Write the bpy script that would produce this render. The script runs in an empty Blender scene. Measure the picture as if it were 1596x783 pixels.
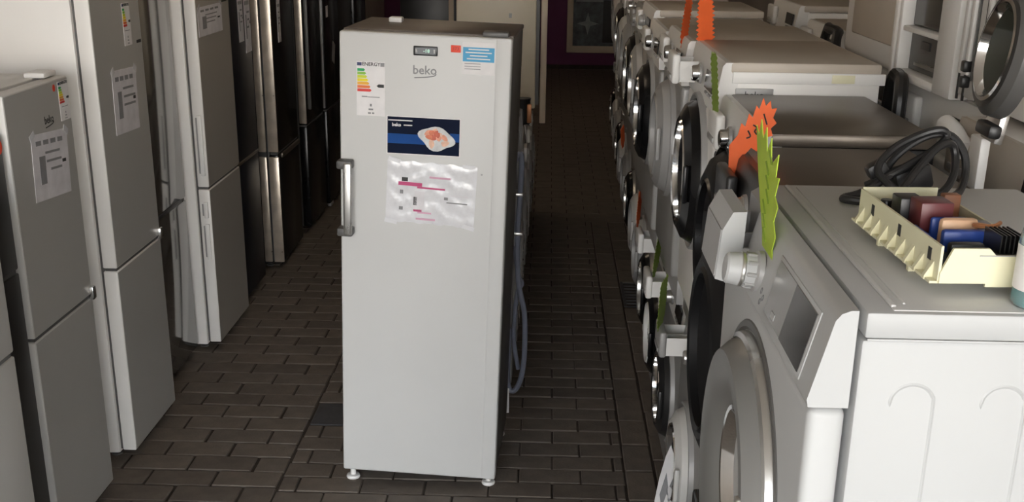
import bpy, bmesh, math, random
from mathutils import Vector, Matrix
random.seed(7)
R = math.radians
PI = math.pi
SC = bpy.context.scene
COL = SC.collection

# ------------------------------------------------------------------ camera
cam_data = bpy.data.cameras.new('camera')
cam = bpy.data.objects.new('camera', cam_data)
COL.objects.link(cam)
FOCAL = 1773.4                       # pixels on the 1596 px wide frame
cam_data.sensor_fit = 'HORIZONTAL'
cam_data.sensor_width = 36.0
cam_data.lens = 36.0 * FOCAL / 1596
cam_data.shift_y = (500 - 391.5) / 1596
cam_data.clip_start = 0.05
PITCH, YAW, ROLL = 0.339, -0.028, 0.013
cp, sp, cy, sy = math.cos(PITCH), math.sin(PITCH), math.cos(YAW), math.sin(YAW)
Fv = Vector((sy*cp, cy*cp, -sp)); Rv = Vector((cy, -sy, 0)); Uv = Rv.cross(Fv)
R2 = math.cos(ROLL)*Rv + math.sin(ROLL)*Uv
U2 = -math.sin(ROLL)*Rv + math.cos(ROLL)*Uv
m = Matrix((R2, U2, -Fv)).transposed().to_4x4()
m.translation = Vector((-0.344, -3.888, 2.089))
cam.matrix_world = m
SC.camera = cam

# ------------------------------------------------------------------ world, fill lamps, exposure
w = bpy.data.worlds.new('daylight'); SC.world = w; w.use_nodes = True
bg = w.node_tree.nodes['Background']
# street daylight: warm low sky, cooler higher up
wn, wlk = w.node_tree.nodes, w.node_tree.links
wtc = wn.new('ShaderNodeTexCoord'); wsep = wn.new('ShaderNodeSeparateXYZ'); wramp = wn.new('ShaderNodeValToRGB')
wlk.new(wtc.outputs['Generated'], wsep.inputs[0]); wlk.new(wsep.outputs['Z'], wramp.inputs['Fac'])
wramp.color_ramp.elements[0].position = 0.05; wramp.color_ramp.elements[0].color = (1.0, 0.93, 0.85, 1)
wramp.color_ramp.elements[1].position = 0.28; wramp.color_ramp.elements[1].color = (0.86, 0.96, 1.06, 1)
wlk.new(wramp.outputs['Color'], bg.inputs['Color'])
bg.inputs['Strength'].default_value = 9.6
SC.view_settings.view_transform = 'Standard'
SC.view_settings.look = 'None'
SC.view_settings.gamma = 1.0
SC.view_settings.use_curve_mapping = False
SC.view_settings.exposure = 0.22
FILL_POWER = 18.0
CEIL_Z, CEIL_FRONT = 3.1, -7.6

# ------------------------------------------------------------------ materials
MATS = {}
def mat(name, col, rough=0.5, metal=0.0, var=0.06, scale=6.0, bump=0.0, bscale=60.0, coat=0.0, emit=None, alpha=None, trans=0.0, spec=0.5):
    if name in MATS: return MATS[name]
    M = bpy.data.materials.new(name); M.use_nodes = True
    nt = M.node_tree; N = nt.nodes; L = nt.links
    b = N['Principled BSDF']
    c = tuple(col) + (1,)
    b.inputs['Base Color'].default_value = c
    b.inputs['Roughness'].default_value = rough
    b.inputs['Metallic'].default_value = metal
    b.inputs['Coat Weight'].default_value = coat
    b.inputs['Specular IOR Level'].default_value = spec
    b.inputs['Transmission Weight'].default_value = trans
    if emit:
        b.inputs['Emission Color'].default_value = tuple(emit[:3]) + (1,)
        b.inputs['Emission Strength'].default_value = emit[3]
    if var > 0 or bump > 0:
        tc = N.new('ShaderNodeTexCoord')
    if var > 0:
        nz = N.new('ShaderNodeTexNoise'); nz.inputs['Scale'].default_value = scale
        nz.inputs['Detail'].default_value = 6
        L.new(tc.outputs['Object'], nz.inputs['Vector'])
        rp = N.new('ShaderNodeMapRange')
        rp.inputs['From Min'].default_value = 0.3; rp.inputs['From Max'].default_value = 0.7
        rp.inputs['To Min'].default_value = 1 - var; rp.inputs['To Max'].default_value = 1 + var
        L.new(nz.outputs['Fac'], rp.inputs['Value'])
        mx = N.new('ShaderNodeMix'); mx.data_type = 'RGBA'; mx.blend_type = 'MULTIPLY'
        mx.inputs['Factor'].default_value = 1
        mx.inputs['A'].default_value = c
        L.new(rp.outputs['Result'], mx.inputs['B'])
        L.new(mx.outputs['Result'], b.inputs['Base Color'])
        rr = N.new('ShaderNodeMapRange')
        rr.inputs['To Min'].default_value = max(0.02, rough - 0.06); rr.inputs['To Max'].default_value = min(1, rough + 0.06)
        L.new(nz.outputs['Fac'], rr.inputs['Value']); L.new(rr.outputs['Result'], b.inputs['Roughness'])
    if bump > 0:
        n2 = N.new('ShaderNodeTexNoise'); n2.inputs['Scale'].default_value = bscale; n2.inputs['Detail'].default_value = 5
        L.new(tc.outputs['Object'], n2.inputs['Vector'])
        bp = N.new('ShaderNodeBump'); bp.inputs['Strength'].default_value = bump; bp.inputs['Distance'].default_value = 0.004
        L.new(n2.outputs['Fac'], bp.inputs['Height']); L.new(bp.outputs['Normal'], b.inputs['Normal'])
    MATS[name] = M
    return M

white   = mat('white_enamel', (0.86, 0.84, 0.81), 0.38, var=0.025, scale=3)
white2  = mat('white_plastic', (0.83, 0.82, 0.80), 0.42, var=0.02, scale=4)
freezerw = mat('freezer_white', (0.64, 0.64, 0.63), 0.42, var=0.02, scale=3, bump=0.03, bscale=400)
silver  = mat('silver_paint', (0.66, 0.65, 0.63), 0.45, 0.1, var=0.03, scale=3)
greyp   = mat('grey_plastic', (0.36, 0.355, 0.35), 0.4, 0.1, var=0.04)
dgrey   = mat('dark_grey_plastic', (0.10, 0.098, 0.095), 0.4, var=0.06)
shadem = mat('pale_front_shade', (0.50, 0.49, 0.47), 0.42, 0.15, var=0.03, scale=3)  # shade of the aisle-facing fridge fronts, put into the colour
shadewarm = mat('warm_front_shade', (0.42, 0.395, 0.36), 0.42, 0.2, var=0.03, scale=3)  # same painted front shade, darker and warmer
black   = mat('black_plastic', (0.018, 0.018, 0.019), 0.35, var=0.1)
blackg  = mat('black_gloss', (0.008, 0.008, 0.009), 0.22, var=0.05, spec=0.3)
navy    = mat('navy_black_gloss', (0.006, 0.009, 0.018), 0.38, var=0.08, spec=0.25)
mirrorg = mat('dark_glossy_steel', (0.22, 0.21, 0.20), 0.09, 0.75, var=0.04, scale=2)
inox    = mat('brushed_steel', (0.42, 0.39, 0.35), 0.33, 0.85, var=0.08, scale=5)
inoxdark = mat('dark_brushed_steel', (0.16, 0.135, 0.11), 0.34, 0.55, var=0.10, scale=4)
topgrey = mat('grey_enamel_top', (0.54, 0.54, 0.535), 0.38, var=0.04, scale=5, bump=0.03, bscale=300)
beigeshade = mat('beige_shaded_enamel', (0.52, 0.46, 0.39), 0.42, var=0.05, scale=4)  # warm shade of white tops painted as beige; also used on two panels
chrome  = mat('chrome', (0.80, 0.80, 0.80), 0.10, 1.0, var=0.02)
steel   = mat('satin_metal', (0.62, 0.61, 0.59), 0.28, 0.9, var=0.05)
glassd  = mat('dark_door_glass', (0.012, 0.012, 0.014), 0.06, var=0.0, coat=0.4)
rubber  = mat('grey_rubber', (0.10, 0.10, 0.11), 0.6, var=0.08)
hosem   = mat('blue_grey_hose', (0.16, 0.17, 0.22), 0.45, var=0.08, scale=30)
brickm  = [mat('paver_%d' % i, c, 0.72, var=0.16, scale=14, bump=0.35, bscale=90, spec=0.35) for i, c in enumerate(
            [(0.158, 0.132, 0.110), (0.178, 0.149, 0.124), (0.145, 0.121, 0.102), (0.168, 0.142, 0.120)])]
darkslab = mat('dark_slab', (0.075, 0.074, 0.080), 0.75, var=0.2, scale=14, bump=0.3)
joint   = mat('dirty_joint', (0.045, 0.034, 0.027), 0.9, var=0.3, scale=12, bump=0.4)
purple  = mat('purple_wall', (0.15, 0.035, 0.11), 0.7, var=0.08, scale=2, bump=0.1)
wallm   = mat('dusty_wall', (0.54, 0.50, 0.455), 0.8, var=0.08, scale=2, bump=0.1)
ceilm   = mat('shop_ceiling', (0.68, 0.61, 0.53), 0.85, var=0.05, scale=2)
paper   = mat('white_paper', (0.82, 0.80, 0.80), 0.6, var=0.05, scale=20)
plastic = mat('clear_sleeve', (0.80, 0.80, 0.83), 0.16, var=0.05, scale=9, bump=0.5, bscale=22, coat=0.5)
papergrey = mat('printed_paper', (0.74, 0.72, 0.75), 0.5, var=0.10, scale=18)
ink     = mat('ink_black', (0.03, 0.03, 0.03), 0.6, var=0)
inkgrey = mat('ink_grey', (0.26, 0.26, 0.27), 0.6, var=0.1, scale=40)
pink    = mat('ink_magenta', (0.60, 0.08, 0.22), 0.6, var=0)
pinklt  = mat('ink_pink', (0.72, 0.42, 0.55), 0.6, var=0.1)
red     = mat('red_sticker', (0.85, 0.07, 0.03), 0.5, var=0.05)
bluel   = mat('blue_label', (0.03, 0.34, 0.62), 0.45, var=0.04)
photob  = mat('photo_dark_blue', (0.006, 0.011, 0.032), 0.7, var=0.2, scale=8, spec=0.12)
photoband = mat('photo_blue_band', (0.015, 0.075, 0.28), 0.7, var=0.15, scale=12, spec=0.15)
trayclear = mat('photo_tray', (0.62, 0.62, 0.62), 0.4, var=0.2, scale=30)
meat    = [mat('photo_meat_%d' % i, c, 0.5, var=0.15, scale=60) for i, c in enumerate([(0.72, 0.20, 0.10), (0.78, 0.34, 0.22), (0.62, 0.13, 0.07), (0.80, 0.50, 0.36)])]
EN = [(0.0, 0.36, 0.10), (0.25, 0.55, 0.05), (0.62, 0.70, 0.02), (0.85, 0.70, 0.0), (0.85, 0.42, 0.02), (0.80, 0.17, 0.02), (0.70, 0.03, 0.02)]
encol   = [mat('energy_band_%d' % i, c, 0.5, var=0) for i, c in enumerate(EN)]
eublue  = mat('label_navy', (0.02, 0.03, 0.12), 0.5, var=0)
tagg    = mat('green_fluorescent_paper', (0.46, 0.62, 0.05), 0.6, var=0.08, scale=20)
taggd   = mat('deep_green_paper', (0.20, 0.30, 0.03), 0.6, var=0.08, scale=20)
tago    = mat('orange_fluorescent_paper', (0.85, 0.14, 0.03), 0.6, var=0.08, scale=20)
cream   = mat('cream_plastic', (0.74, 0.71, 0.50), 0.42, var=0.04, scale=10)
pcb     = mat('circuit_board', (0.07, 0.10, 0.07), 0.5, var=0.2, scale=40)
maroon  = mat('maroon_plastic', (0.13, 0.025, 0.03), 0.35, var=0.05)
compblue = mat('blue_component', (0.02, 0.06, 0.30), 0.35, var=0.05)
peach   = mat('peach_component', (0.75, 0.48, 0.30), 0.45, var=0.05)
copper  = mat('copper_coil', (0.55, 0.25, 0.12), 0.4, 0.6, var=0.1, scale=50)
cordm   = mat('black_cord', (0.014, 0.014, 0.015), 0.4, var=0.08)
bottlec = mat('clear_bottle', (0.90, 0.93, 0.94), 0.08, var=0, trans=0.85)
teal    = mat('teal_liquid', (0.10, 0.55, 0.58), 0.15, var=0, trans=0.35)
fillw   = mat('fill_tube', (1, 1, 1), 0.5, var=0, emit=(1.0, 0.80, 0.58, FILL_POWER))
lcd     = mat('lcd_digits', (0.2, 0.3, 0.25), 0.4, var=0, emit=(0.55, 0.9, 0.7, 0.6))
displayg = mat('display_grey', (0.30, 0.295, 0.29), 0.18, var=0.05)
displayd = mat('display_dark', (0.045, 0.042, 0.042), 0.12, var=0.05)
picgrey = mat('picture_print', (0.10, 0.115, 0.13), 0.5, var=0.5, scale=9)
piclight = mat('picture_pale', (0.30, 0.33, 0.33), 0.5, var=0.2, scale=12)
framew  = mat('cream_frame', (0.72, 0.60, 0.46), 0.5, var=0.05)

# ------------------------------------------------------------------ mesh helpers
MESH = {}
class MB:
    def __init__(s): s.bm = bmesh.new()
    def box(s, c, d, bev=0.0, seg=2, rot=None):
        g = bmesh.ops.create_cube(s.bm, size=1.0)
        vs = g['verts']
        M = Matrix.Diagonal((d[0], d[1], d[2], 1))
        bmesh.ops.transform(s.bm, matrix=M, verts=vs)
        if bev > 0:
            es = list({e for v in vs for e in v.link_edges})
            r = bmesh.ops.bevel(s.bm, geom=es, offset=min(bev, min(d)*0.49), segments=seg, profile=0.5, affect='EDGES')
            vs = list({v for f in r['faces'] for v in f.verts} | {v for v in vs if v.is_valid})
        T = Matrix.Translation(c)
        if rot is not None: T = T @ rot
        bmesh.ops.transform(s.bm, matrix=T, verts=vs)
        return s
    def prism(s, poly, axis, a, b):
        """poly: 2D points; extruded along axis ('x','y','z') from a to b"""
        def P(p, t):
            return {'x': (t, p[0], p[1]), 'y': (p[0], t, p[1]), 'z': (p[0], p[1], t)}[axis]
        A = [s.bm.verts.new(P(p, a)) for p in poly]; B = [s.bm.verts.new(P(p, b)) for p in poly]
        n = len(poly)
        fs = [s.bm.faces.new(A), s.bm.faces.new(B[::-1])]
        for i in range(n): fs.append(s.bm.faces.new((A[i], B[i], B[(i+1) % n], A[(i+1) % n])))
        bmesh.ops.recalc_face_normals(s.bm, faces=fs)
        return s
    def lathe(s, prof, c=(0, 0, 0), axis='y', n=48, sgn=-1, close=False):
        """prof: (radius, height) pairs; height along axis*sgn"""
        rings = []
        for r, h in prof:
            ring = []
            if r < 1e-6:
                ring = [s.bm.verts.new(s._ax(c, 0, 0, h*sgn, axis))]
            else:
                for k in range(n):
                    t = 2*PI*k/n
                    ring.append(s.bm.verts.new(s._ax(c, r*math.cos(t), r*math.sin(t), h*sgn, axis)))
            rings.append(ring)
        if close: rings.append(rings[0])
        fs = []
        for A, B in zip(rings, rings[1:]):
            for k in range(n):
                a0 = A[k % len(A)]; a1 = A[(k+1) % len(A)]; b0 = B[k % len(B)]; b1 = B[(k+1) % len(B)]
                q = []
                for v in (a0, a1, b1, b0):
                    if v not in q: q.append(v)
                if len(q) >= 3: fs.append(s.bm.faces.new(q))
        bmesh.ops.recalc_face_normals(s.bm, faces=fs)
        return s
    def _ax(s, c, u, v, h, axis):
        if axis == 'y': return (c[0]+u, c[1]+h, c[2]+v)
        if axis == 'z': return (c[0]+u, c[1]+v, c[2]+h)
        return (c[0]+h, c[1]+u, c[2]+v)
    def tube(s, pts, r, n=8, smooth=4, closed=False):
        P = [Vector(p) for p in pts]
        if smooth:
            Q = []
            k = len(P)
            for i in range(k if closed else k-1):
                p0 = P[i-1] if (i or closed) else P[0]; p1 = P[i]; p2 = P[(i+1) % k]
                p3 = P[(i+2) % k] if (i+2 < k or closed) else P[-1]
                for j in range(smooth):
                    t = j/smooth
                    Q.append(0.5*((2*p1)+(p2-p0)*t+(2*p0-5*p1+4*p2-p3)*t*t+(3*p1-p0-3*p2+p3)*t**3))
            if not closed: Q.append(P[-1])
            P = Q
        rings = []; up = None
        for i, p in enumerate(P):
            a = P[i-1] if i or closed else P[0]; b = P[(i+1) % len(P)] if i+1 < len(P) or closed else P[-1]
            d = (b-a).normalized()
            if up is None:
                up = Vector((0, 0, 1)) if abs(d.z) < 0.9 else Vector((1, 0, 0))
            u = d.cross(up)
            if u.length < 1e-6: u = d.cross(Vector((0.3, 1, 0.2)))
            u.normalize(); v = u.cross(d).normalized(); up = v
            rings.append([s.bm.verts.new(p + r*(math.cos(2*PI*k/n)*u + math.sin(2*PI*k/n)*v)) for k in range(n)])
        seq = rings + ([rings[0]] if closed else [])
        for A, B in zip(seq, seq[1:]):
            for k in range(n): s.bm.faces.new((A[k], A[(k+1) % n], B[(k+1) % n], B[k]))
        if not closed:
            s.bm.faces.new(rings[0][::-1]); s.bm.faces.new(rings[-1])
        bmesh.ops.recalc_face_normals(s.bm, faces=s.bm.faces[:])
        return s
    def mesh(s, name, smooth=True):
        me = bpy.data.meshes.new(name)
        s.bm.to_mesh(me); s.bm.free()
        if smooth:
            for p in me.polygons: p.use_smooth = True
            try: me.set_sharp_from_angle(angle=R(32))
            except Exception: pass
        return me

def link(name, me, m, parent=None, loc=(0, 0, 0), rot=(0, 0, 0)):
    o = bpy.data.objects.new(name, me)
    COL.objects.link(o)
    if me is not None:
        if not me.materials: me.materials.append(m)
        if me.materials[0] is not m:
            o.material_slots[0].link = 'OBJECT'; o.material_slots[0].material = m
    o.location = loc; o.rotation_euler = rot
    if parent: o.parent = parent
    return o
def part(name, key, fn, m, parent=None, loc=(0, 0, 0), rot=(0, 0, 0), smooth=True):
    """one mesh object; meshes are shared between alike pieces through their key"""
    if key is None or key not in MESH:
        b = MB(); fn(b); me = b.mesh(name, smooth)
        if key is not None: MESH[key] = me
    else: me = MESH[key]
    return link(name, me, m, parent, loc, rot)
def bx(name, c, d, m, parent=None, bev=0.0, seg=2, rot=(0, 0, 0)):
    key = ('box', tuple(round(x, 4) for x in d), round(bev, 4), seg)
    return part(name, key, lambda b: b.box((0, 0, 0), d, bev, seg), m, parent, c, rot)
def empty(name, loc, rz=0.0, rot=None):
    o = bpy.data.objects.new(name, None); COL.objects.link(o)
    o.empty_display_size = 0.1
    o.location = loc; o.rotation_euler = rot if rot else (0, 0, rz)
    return o
def tag(o, label, cat, group=None):
    o['label'] = label; o['category'] = cat
    if group: o['group'] = group
    return o
def structure(o): o['kind'] = 'structure'; return o
def text(name, body, size, m, parent, loc, rot=(PI/2, 0, 0), offset=0.0, shear=0.0, depth=0.0003):
    cu = bpy.data.curves.new(name, 'FONT'); cu.body = body; cu.size = size
    cu.align_x = 'CENTER'; cu.align_y = 'CENTER'; cu.offset = offset; cu.shear = shear; cu.extrude = depth
    cu.resolution_u = 2
    t = bpy.data.objects.new(name, cu); COL.objects.link(t)
    dg = bpy.context.evaluated_depsgraph_get()
    me = bpy.data.meshes.new_from_object(t.evaluated_get(dg))
    bpy.data.objects.remove(t); bpy.data.curves.remove(cu)
    me.materials.clear()
    return link(name, me, m, parent, loc, rot)

# ------------------------------------------------------------------ setting: floor of pavers
B = 0.122
floor = part('floor', None, lambda b: b.box((-0.33, 2.85, -0.0425), (5.14, 21.4, 0.07)), joint)
structure(floor)
bricks = []            # (x, y, lx, ly, dark, jitter)
def rowbricks(x0, x1, y, pitch, L, phase, out):
    """stretchers of length L along a row, cut at x0 and x1"""
    k0 = math.floor((x0 - phase)/L)
    k = k0
    while phase + k*L < x1:
        a = max(x0, phase + k*L); b = min(x1, phase + (k+1)*L)
        if b - a > 0.025: out.append((0.5*(a+b), y, b-a, pitch, 0))
        k += 1
XB = -11.1*B
n = -29
while n*B < 13.3:
    y = (n + 0.5)*B
    L = 2.03*B
    ph = (-0.35 if n % 2 == 0 else -1.45)*B
    xe = 0.0 if n < 35 else 2.05
    rowbricks(-9.57*B if n in (5, 6) else XB, xe, y, B, L, ph, bricks)
    n += 1
n = -27
while n*1.06*B < 13.3:
    y = (0.75 + 1.06*n)*B
    L = 2.155*B
    ph = (-13.27 if n % 2 == 0 else -14.35)*B
    rowbricks(-2.85, XB, y, 1.06*B, L, ph, bricks)
    n += 1
n = -28
while n < 35:
    bricks.append((0.5*B, (n+1)*B, B, 2*B, 0))
    bricks.append((1.5*B, (n+1.85)*B, B, 2*B, 0))
    for k in range(2, 16):
        bricks.append(((k+0.5)*B, (n+1+0.5*(k % 2))*B, B, 2*B, 0))
    n += 2
DX0, DX1, DY0, DY1 = -11.1*B, -9.57*B, 5.0*B, 7.0*B
GX0, GX1, GY0, GY1 = 1.02*B, 2.05*B, 19.0*B, 23.0*B
def inside(p): return DX0 < p[0] < DX1 and DY0 < p[1] < DY1 or GX0 < p[0] < GX1 and GY0 < p[1] < GY1
bricks = [p for p in bricks if not inside(p)]
camxy = Vector((-0.344, -3.888, 2.089))
def shown(p):
    return p[1] > -0.28 and (-2.0 < p[0] < 0.28)
near = sorted([p for p in bricks if shown(p)], key=lambda p: p[1]*1.0 + 0.15*abs(p[0]+0.35))
single = near[:298]
sset = set(id(p) for p in single)
def brick_mesh(b, d): b.box((0, 0, -d[2]/2), d, 0.0035, 1)
for p in single:
    d = (round(p[2], 2) - 0.008, round(p[3], 3) - 0.008, 0.05)
    d = tuple(round(x, 4) for x in d)
    part('brick', ('brick', d), lambda b, d=d: brick_mesh(b, d), random.choice(brickm), floor,
         (p[0] + random.uniform(-.0015, .0015), p[1] + random.uniform(-.0015, .0015), random.uniform(-0.0015, 0.001)),
         (random.uniform(-.006, .006), random.uniform(-.005, .005), random.uniform(-.006, .006)))
fld = MB()
for p in bricks:
    if id(p) in sset: continue
    d = (p[2] - 0.008, p[3] - 0.008, 0.05)
    fld.box((p[0], p[1], -0.026 + random.uniform(-.0015, .001)), d)
fo = link('brick_field', fld.mesh('brick_field', False), brickm[0], floor); fo['kind'] = 'stuff'
part('dark_slab', None, lambda b: b.box(((DX0+DX1)/2, (DY0+DY1)/2, -0.026), (DX1-DX0-.012, DY1-DY0-.012, 0.05), 0.004, 1), darkslab, floor)
def grate(b):
    cx, cyy = (GX0+GX1)/2, (GY0+GY1)/2
    for sx in (-1, 1): b.box((cx + sx*0.052, cyy, -0.012), (0.016, GY1-GY0-.02, 0.022))
    for i in range(9): b.box((cx, GY0+.02+i*(GY1-GY0-.04)/8, -0.012), (0.11, 0.022, 0.018))
part('drain_grate', None, grate, darkslab, floor)

# walls, ceiling
wl = structure(bx('wall_left', (-2.82, 2.95, 1.55), (0.1, 21.1, 3.1), wallm))
wr = structure(bx('wall_right', (2.15, 2.95, 1.55), (0.1, 21.1, 3.1), wallm))
st = structure(bx('trim_street', (-0.4, -15.9, -0.05), (30, 16.05, 0.08), mat('street_paving', (0.34, 0.32, 0.29), 0.8, var=0.1, scale=1.5, bump=0.3)))
wb = structure(bx('wall_back', (-0.33, 13.45, 1.55), (5.0, 0.12, 3.1), purple))
bb = structure(bx('baseboard_back', (-0.33, 13.38, 0.03), (4.8, 0.02, 0.06), joint))
ce = structure(bx('ceiling', (-0.33, (13.5+CEIL_FRONT)/2, CEIL_Z+0.05), (5.1, 13.5-CEIL_FRONT, 0.1), ceilm))
for i, (x, y) in enumerate([(-1.2, 1.2), (-1.2, 5.2), (-1.2, 9.2)]):  # unseen tubes, added to warm the light inside the shop
    t = empty('fill_lamp', (x, y, CEIL_Z-0.001))
    tag(t, ['added warm fill lamp on the ceiling nearest the shop opening', 'added warm fill lamp on the ceiling in the middle of the shop', 'added warm fill lamp on the ceiling near the purple wall'][i], 'lamp', 'added ceiling fill lamps')
    bx('housing', (0, 0, -0.03), (0.12, 1.3, 0.06), white2, t, 0.01)
    part('tube', 'filltube', lambda b: b.tube([(0, -0.6, -0.08), (0, 0.6, -0.08)], 0.018, 10, 0), fillw, t)

# ------------------------------------------------------------------ labels and sheets on fronts (local front plane y = 0, facing -y)
def sheet(name, x0, x1, z0, z1, m, parent, y=-0.0013, th=0.0012, bev=0.0, roty=0.0):
    return bx(name, ((x0+x1)/2, y, (z0+z1)/2), (x1-x0, th, z1-z0), m, parent, bev, 2, (0, roty, 0))
def energy_label(parent, x0, x1, z0, z1, y=-0.0013):
    s = sheet('energy_label', x0, x1, z0, z1, paper, parent, y)
    W, H = x1-x0, z1-z0
    f = -0.0009
    bx('label_flag', (-W*0.40, f, H*0.45), (W*0.16, 0.0006, H*0.06), eublue, s)
    bx('label_code', (W*0.40, f, H*0.45), (W*0.14, 0.0006, H*0.07), inkgrey, s)
    text('label_heading', 'ENERGY', W*0.17, ink, s, (W*0.01, f-.0003, H*0.45), offset=W*0.003)
    for i in range(7):
        zz = H*(0.345 - i*0.062); wd = W*(0.22 + i*0.038)
        def arrow(b, wd=wd, h=H*0.052):
            b.prism([(-W*0.47, -h/2), (-W*0.47+wd, -h/2), (-W*0.47+wd+h*.5, 0), (-W*0.47+wd, h/2), (-W*0.47, h/2)], 'y', 0, -0.0006)
        part('energy_arrow', None, arrow, encol[i], s, (0, f+.0003, zz))
    part('rating_arrow', None, lambda b: b.prism([(W*0.2, 0), (W*0.27, H*.03), (W*0.46, H*.03), (W*0.46, -H*.03), (W*0.27, -H*.03)], 'y', 0, -0.0006), ink, s, (0, f, H*0.06))
    for k, (xx, zz, ww, hh) in enumerate([(-.22, -.145, .2, .02), (.1, -.15, .42, .014), (0, -.3, .07, .05), (0, -.38, .16, .03), (-.05, -.45, .1, .03), (.08, -.45, .08, .03)]):
        bx('label_print', (xx*W, f, zz*H), (ww*W, 0.0006, hh*H), inkgrey, s)
    return s
def poster(parent, x0, x1, z0, z1, y=-0.0016, roty=0.0, seed=1, m=None):
    rr = random.Random(seed)
    s = sheet('price_sheet', x0, x1, z0, z1, m or papergrey, parent, y, 0.0015, 0, roty)
    W, H = x1-x0, z1-z0
    for k in range(4): bx('heading_print', (-W*0.32+k*W*0.2, -0.0012, H*0.36), (W*0.14, 0.0008, H*0.07), inkgrey, s)
    for k in range(3): bx('text_print', (W*rr.uniform(.0, .2), -0.0012, H*(0.2-k*0.13)), (W*rr.uniform(.3, .5), 0.0008, H*0.035), inkgrey, s)
    bx('picture_print', (-W*0.25, -0.0012, -H*0.05), (W*0.16, 0.0008, H*0.42), inkgrey, s)
    bx('dark_print', (W*0.36, -0.0012, H*0.02), (W*0.1, 0.0008, H*0.05), ink, s)
    for sx in (-1, 1): bx('tape', (sx*W*0.47, -0.0014, H*0.48), (W*0.14, 0.0008, H*0.1), plastic, s, 0, 2, (0, sx*0.5, 0))
    return s
def logo(parent, x, z, h, m, y=-0.0012, word='beko', swoosh=True):
    t = text('logo', word, h, m, parent, (x, y, z), offset=h*0.012)
    if swoosh:
        part('logo_underline', None, lambda b: b.tube([(-h*.85, 0, -h*.62), (0, 0, -h*.55), (h*.75, 0, -h*.42), (h*.95, 0, -h*.25)], h*.045, 6), m, t, (0, 0, 0), (-PI/2, 0, 0))
    return t

# ------------------------------------------------------------------ refrigerators
def fridge(name, label, x, y, rz, W, D, H, split, mdoor, mbody, mside=None, handle=None, door_t=0.055, foot=0.025, mtop=None, group=None, upright=None, z0=0.0, front_shade=None):
    r = empty(name, (x, y, z0), rz)
    tag(r, label, 'refrigerator' if 'freezer' not in name else 'freezer', group)
    gp = 0.012
    bx('body', (0, door_t+gp+(D-door_t-gp)/2, foot+(H-foot)/2), (W, D-door_t-gp, H-foot), mbody, r, 0.008)
    bx('gasket', (0, door_t+gp/2, foot+(H-foot)/2), (W-0.03, gp+0.004, H-foot-0.03), dgrey, r)
    zs = [foot+0.015, split-0.004, split+0.008, H-0.004] if split else [foot+0.015, H-0.004]
    doors = []
    for i in range(0, len(zs), 2):
        a, c = zs[i], zs[i+1]
        nm = ('door' if not split else ('lower_door', 'upper_door')[i//2])
        doors.append(bx(nm, (0, door_t/2, (a+c)/2), (W, door_t, c-a), mdoor, r, 0.006))
        if front_shade: bx('door_front_shade', (0, -door_t/2-0.0001, 0), (W-0.010, 0.0012, c-a-0.010), front_shade, doors[-1], 0.0005, 1)  # thin plate that carries the painted shade of the door front
    if split:
        bx('grip_recess', (0, door_t*0.5, split+0.002), (W-0.02, door_t-0.012, 0.012), dgrey, r)
    for sx in (-1, 1):
        for yy in (0.10, D-0.06):
            part('foot', ('ffoot', round(foot, 3)), lambda b: b.lathe([(0, 0), (0.02, 0), (0.022, 0.008), (0.010, 0.010), (0.010, foot+0.004), (0, foot+0.004)], axis='z', sgn=1, n=14), dgrey, r, (sx*(W/2-0.05), yy, 0))
    bx('hinge_cover', (W/2-0.06, door_t+0.01, H+0.008), (0.10, 0.07, 0.018), white2 if mbody in (white, silver) else black, r, 0.005)
    return r, doors

FX = -1.975
RF = PI/2                                 # fronts face +x, local x runs towards the back of the shop
# nearest silver one, only its far edge shows
s1, dd = fridge('fridge', 'silver fridge at the far left edge, nearest of the left row', -1.74, -1.405, RF, 0.58, 0.60, 1.37, 0.985, silver, silver)
# black one
s2, dd = fridge('fridge', 'black fridge between the silver fridge and the low silver-grey fridge', FX-0.01, -0.80, RF, 0.55, 0.58, 1.465, 1.03, black, black)
part('sticker', None, lambda b: b.prism([(0.018*math.cos(k*PI/8), 0.022*math.sin(k*PI/8)) for k in range(16)], 'y', 0, -0.0012), red, s2, (0.255, 0, 1.425))
# low one with price sheet
s3, dd = fridge('fridge', 'low silver-grey fridge with price sheet, second white-topped in the left row', FX, -0.262, RF, 0.485, 0.58, 1.575, 0.785, silver, silver, front_shade=shadem)
s3['label'] = 'low silver-grey fridge with red dot and visible top, beside the black fridge'
poster(s3, -0.10, 0.175, 1.20, 1.415, seed=3, roty=0.08)
energy_label(s3, 0.155, 0.235, 1.43, 1.56)
part('sticker', None, lambda b: b.prism([(0.010*math.cos(k*PI/8), 0.012*math.sin(k*PI/8)) for k in range(16)], 'y', 0, -0.0012), red, s3, (0.125, 0, 1.545))
logo(s3, 0.06, 1.452, 0.036, ink)
bx('handle_glint', (0.232, -0.006, 0.80), (0.03, 0.02, 0.05), chrome, s3, 0.006)
# tall white
s4, dd = fridge('fridge', 'tall white fridge with broad white side and price sheet, behind the low silver-grey fridge', FX, 0.49, RF, 0.51, 0.66, 2.0, 0.80, white, white, front_shade=shadem)
for d in dd:
    pass
poster(s4, -0.115, 0.14, 1.29, 1.53, seed=5, roty=0.04)
energy_label(s4, 0.06, 0.14, 1.61, 1.77)
bx('handle_glint', (0.235, -0.006, 0.82), (0.035, 0.022, 0.05), chrome, s4, 0.006)
bx('tape_mark', (0.215, -0.001, 1.615), (0.05, 0.001, 0.012), ink, s4)
# dark glossy
s5, dd = fridge('fridge', 'dark glossy mirror-fronted fridge squeezed between two white fridges', -2.075, 1.11, RF, 0.64, 0.56, 1.98, 0.80, mirrorg, dgrey)
bx('handle', (0.05, 0.0, 0.805), (0.40, 0.010, 0.016), black, s5, 0.003)
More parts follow.
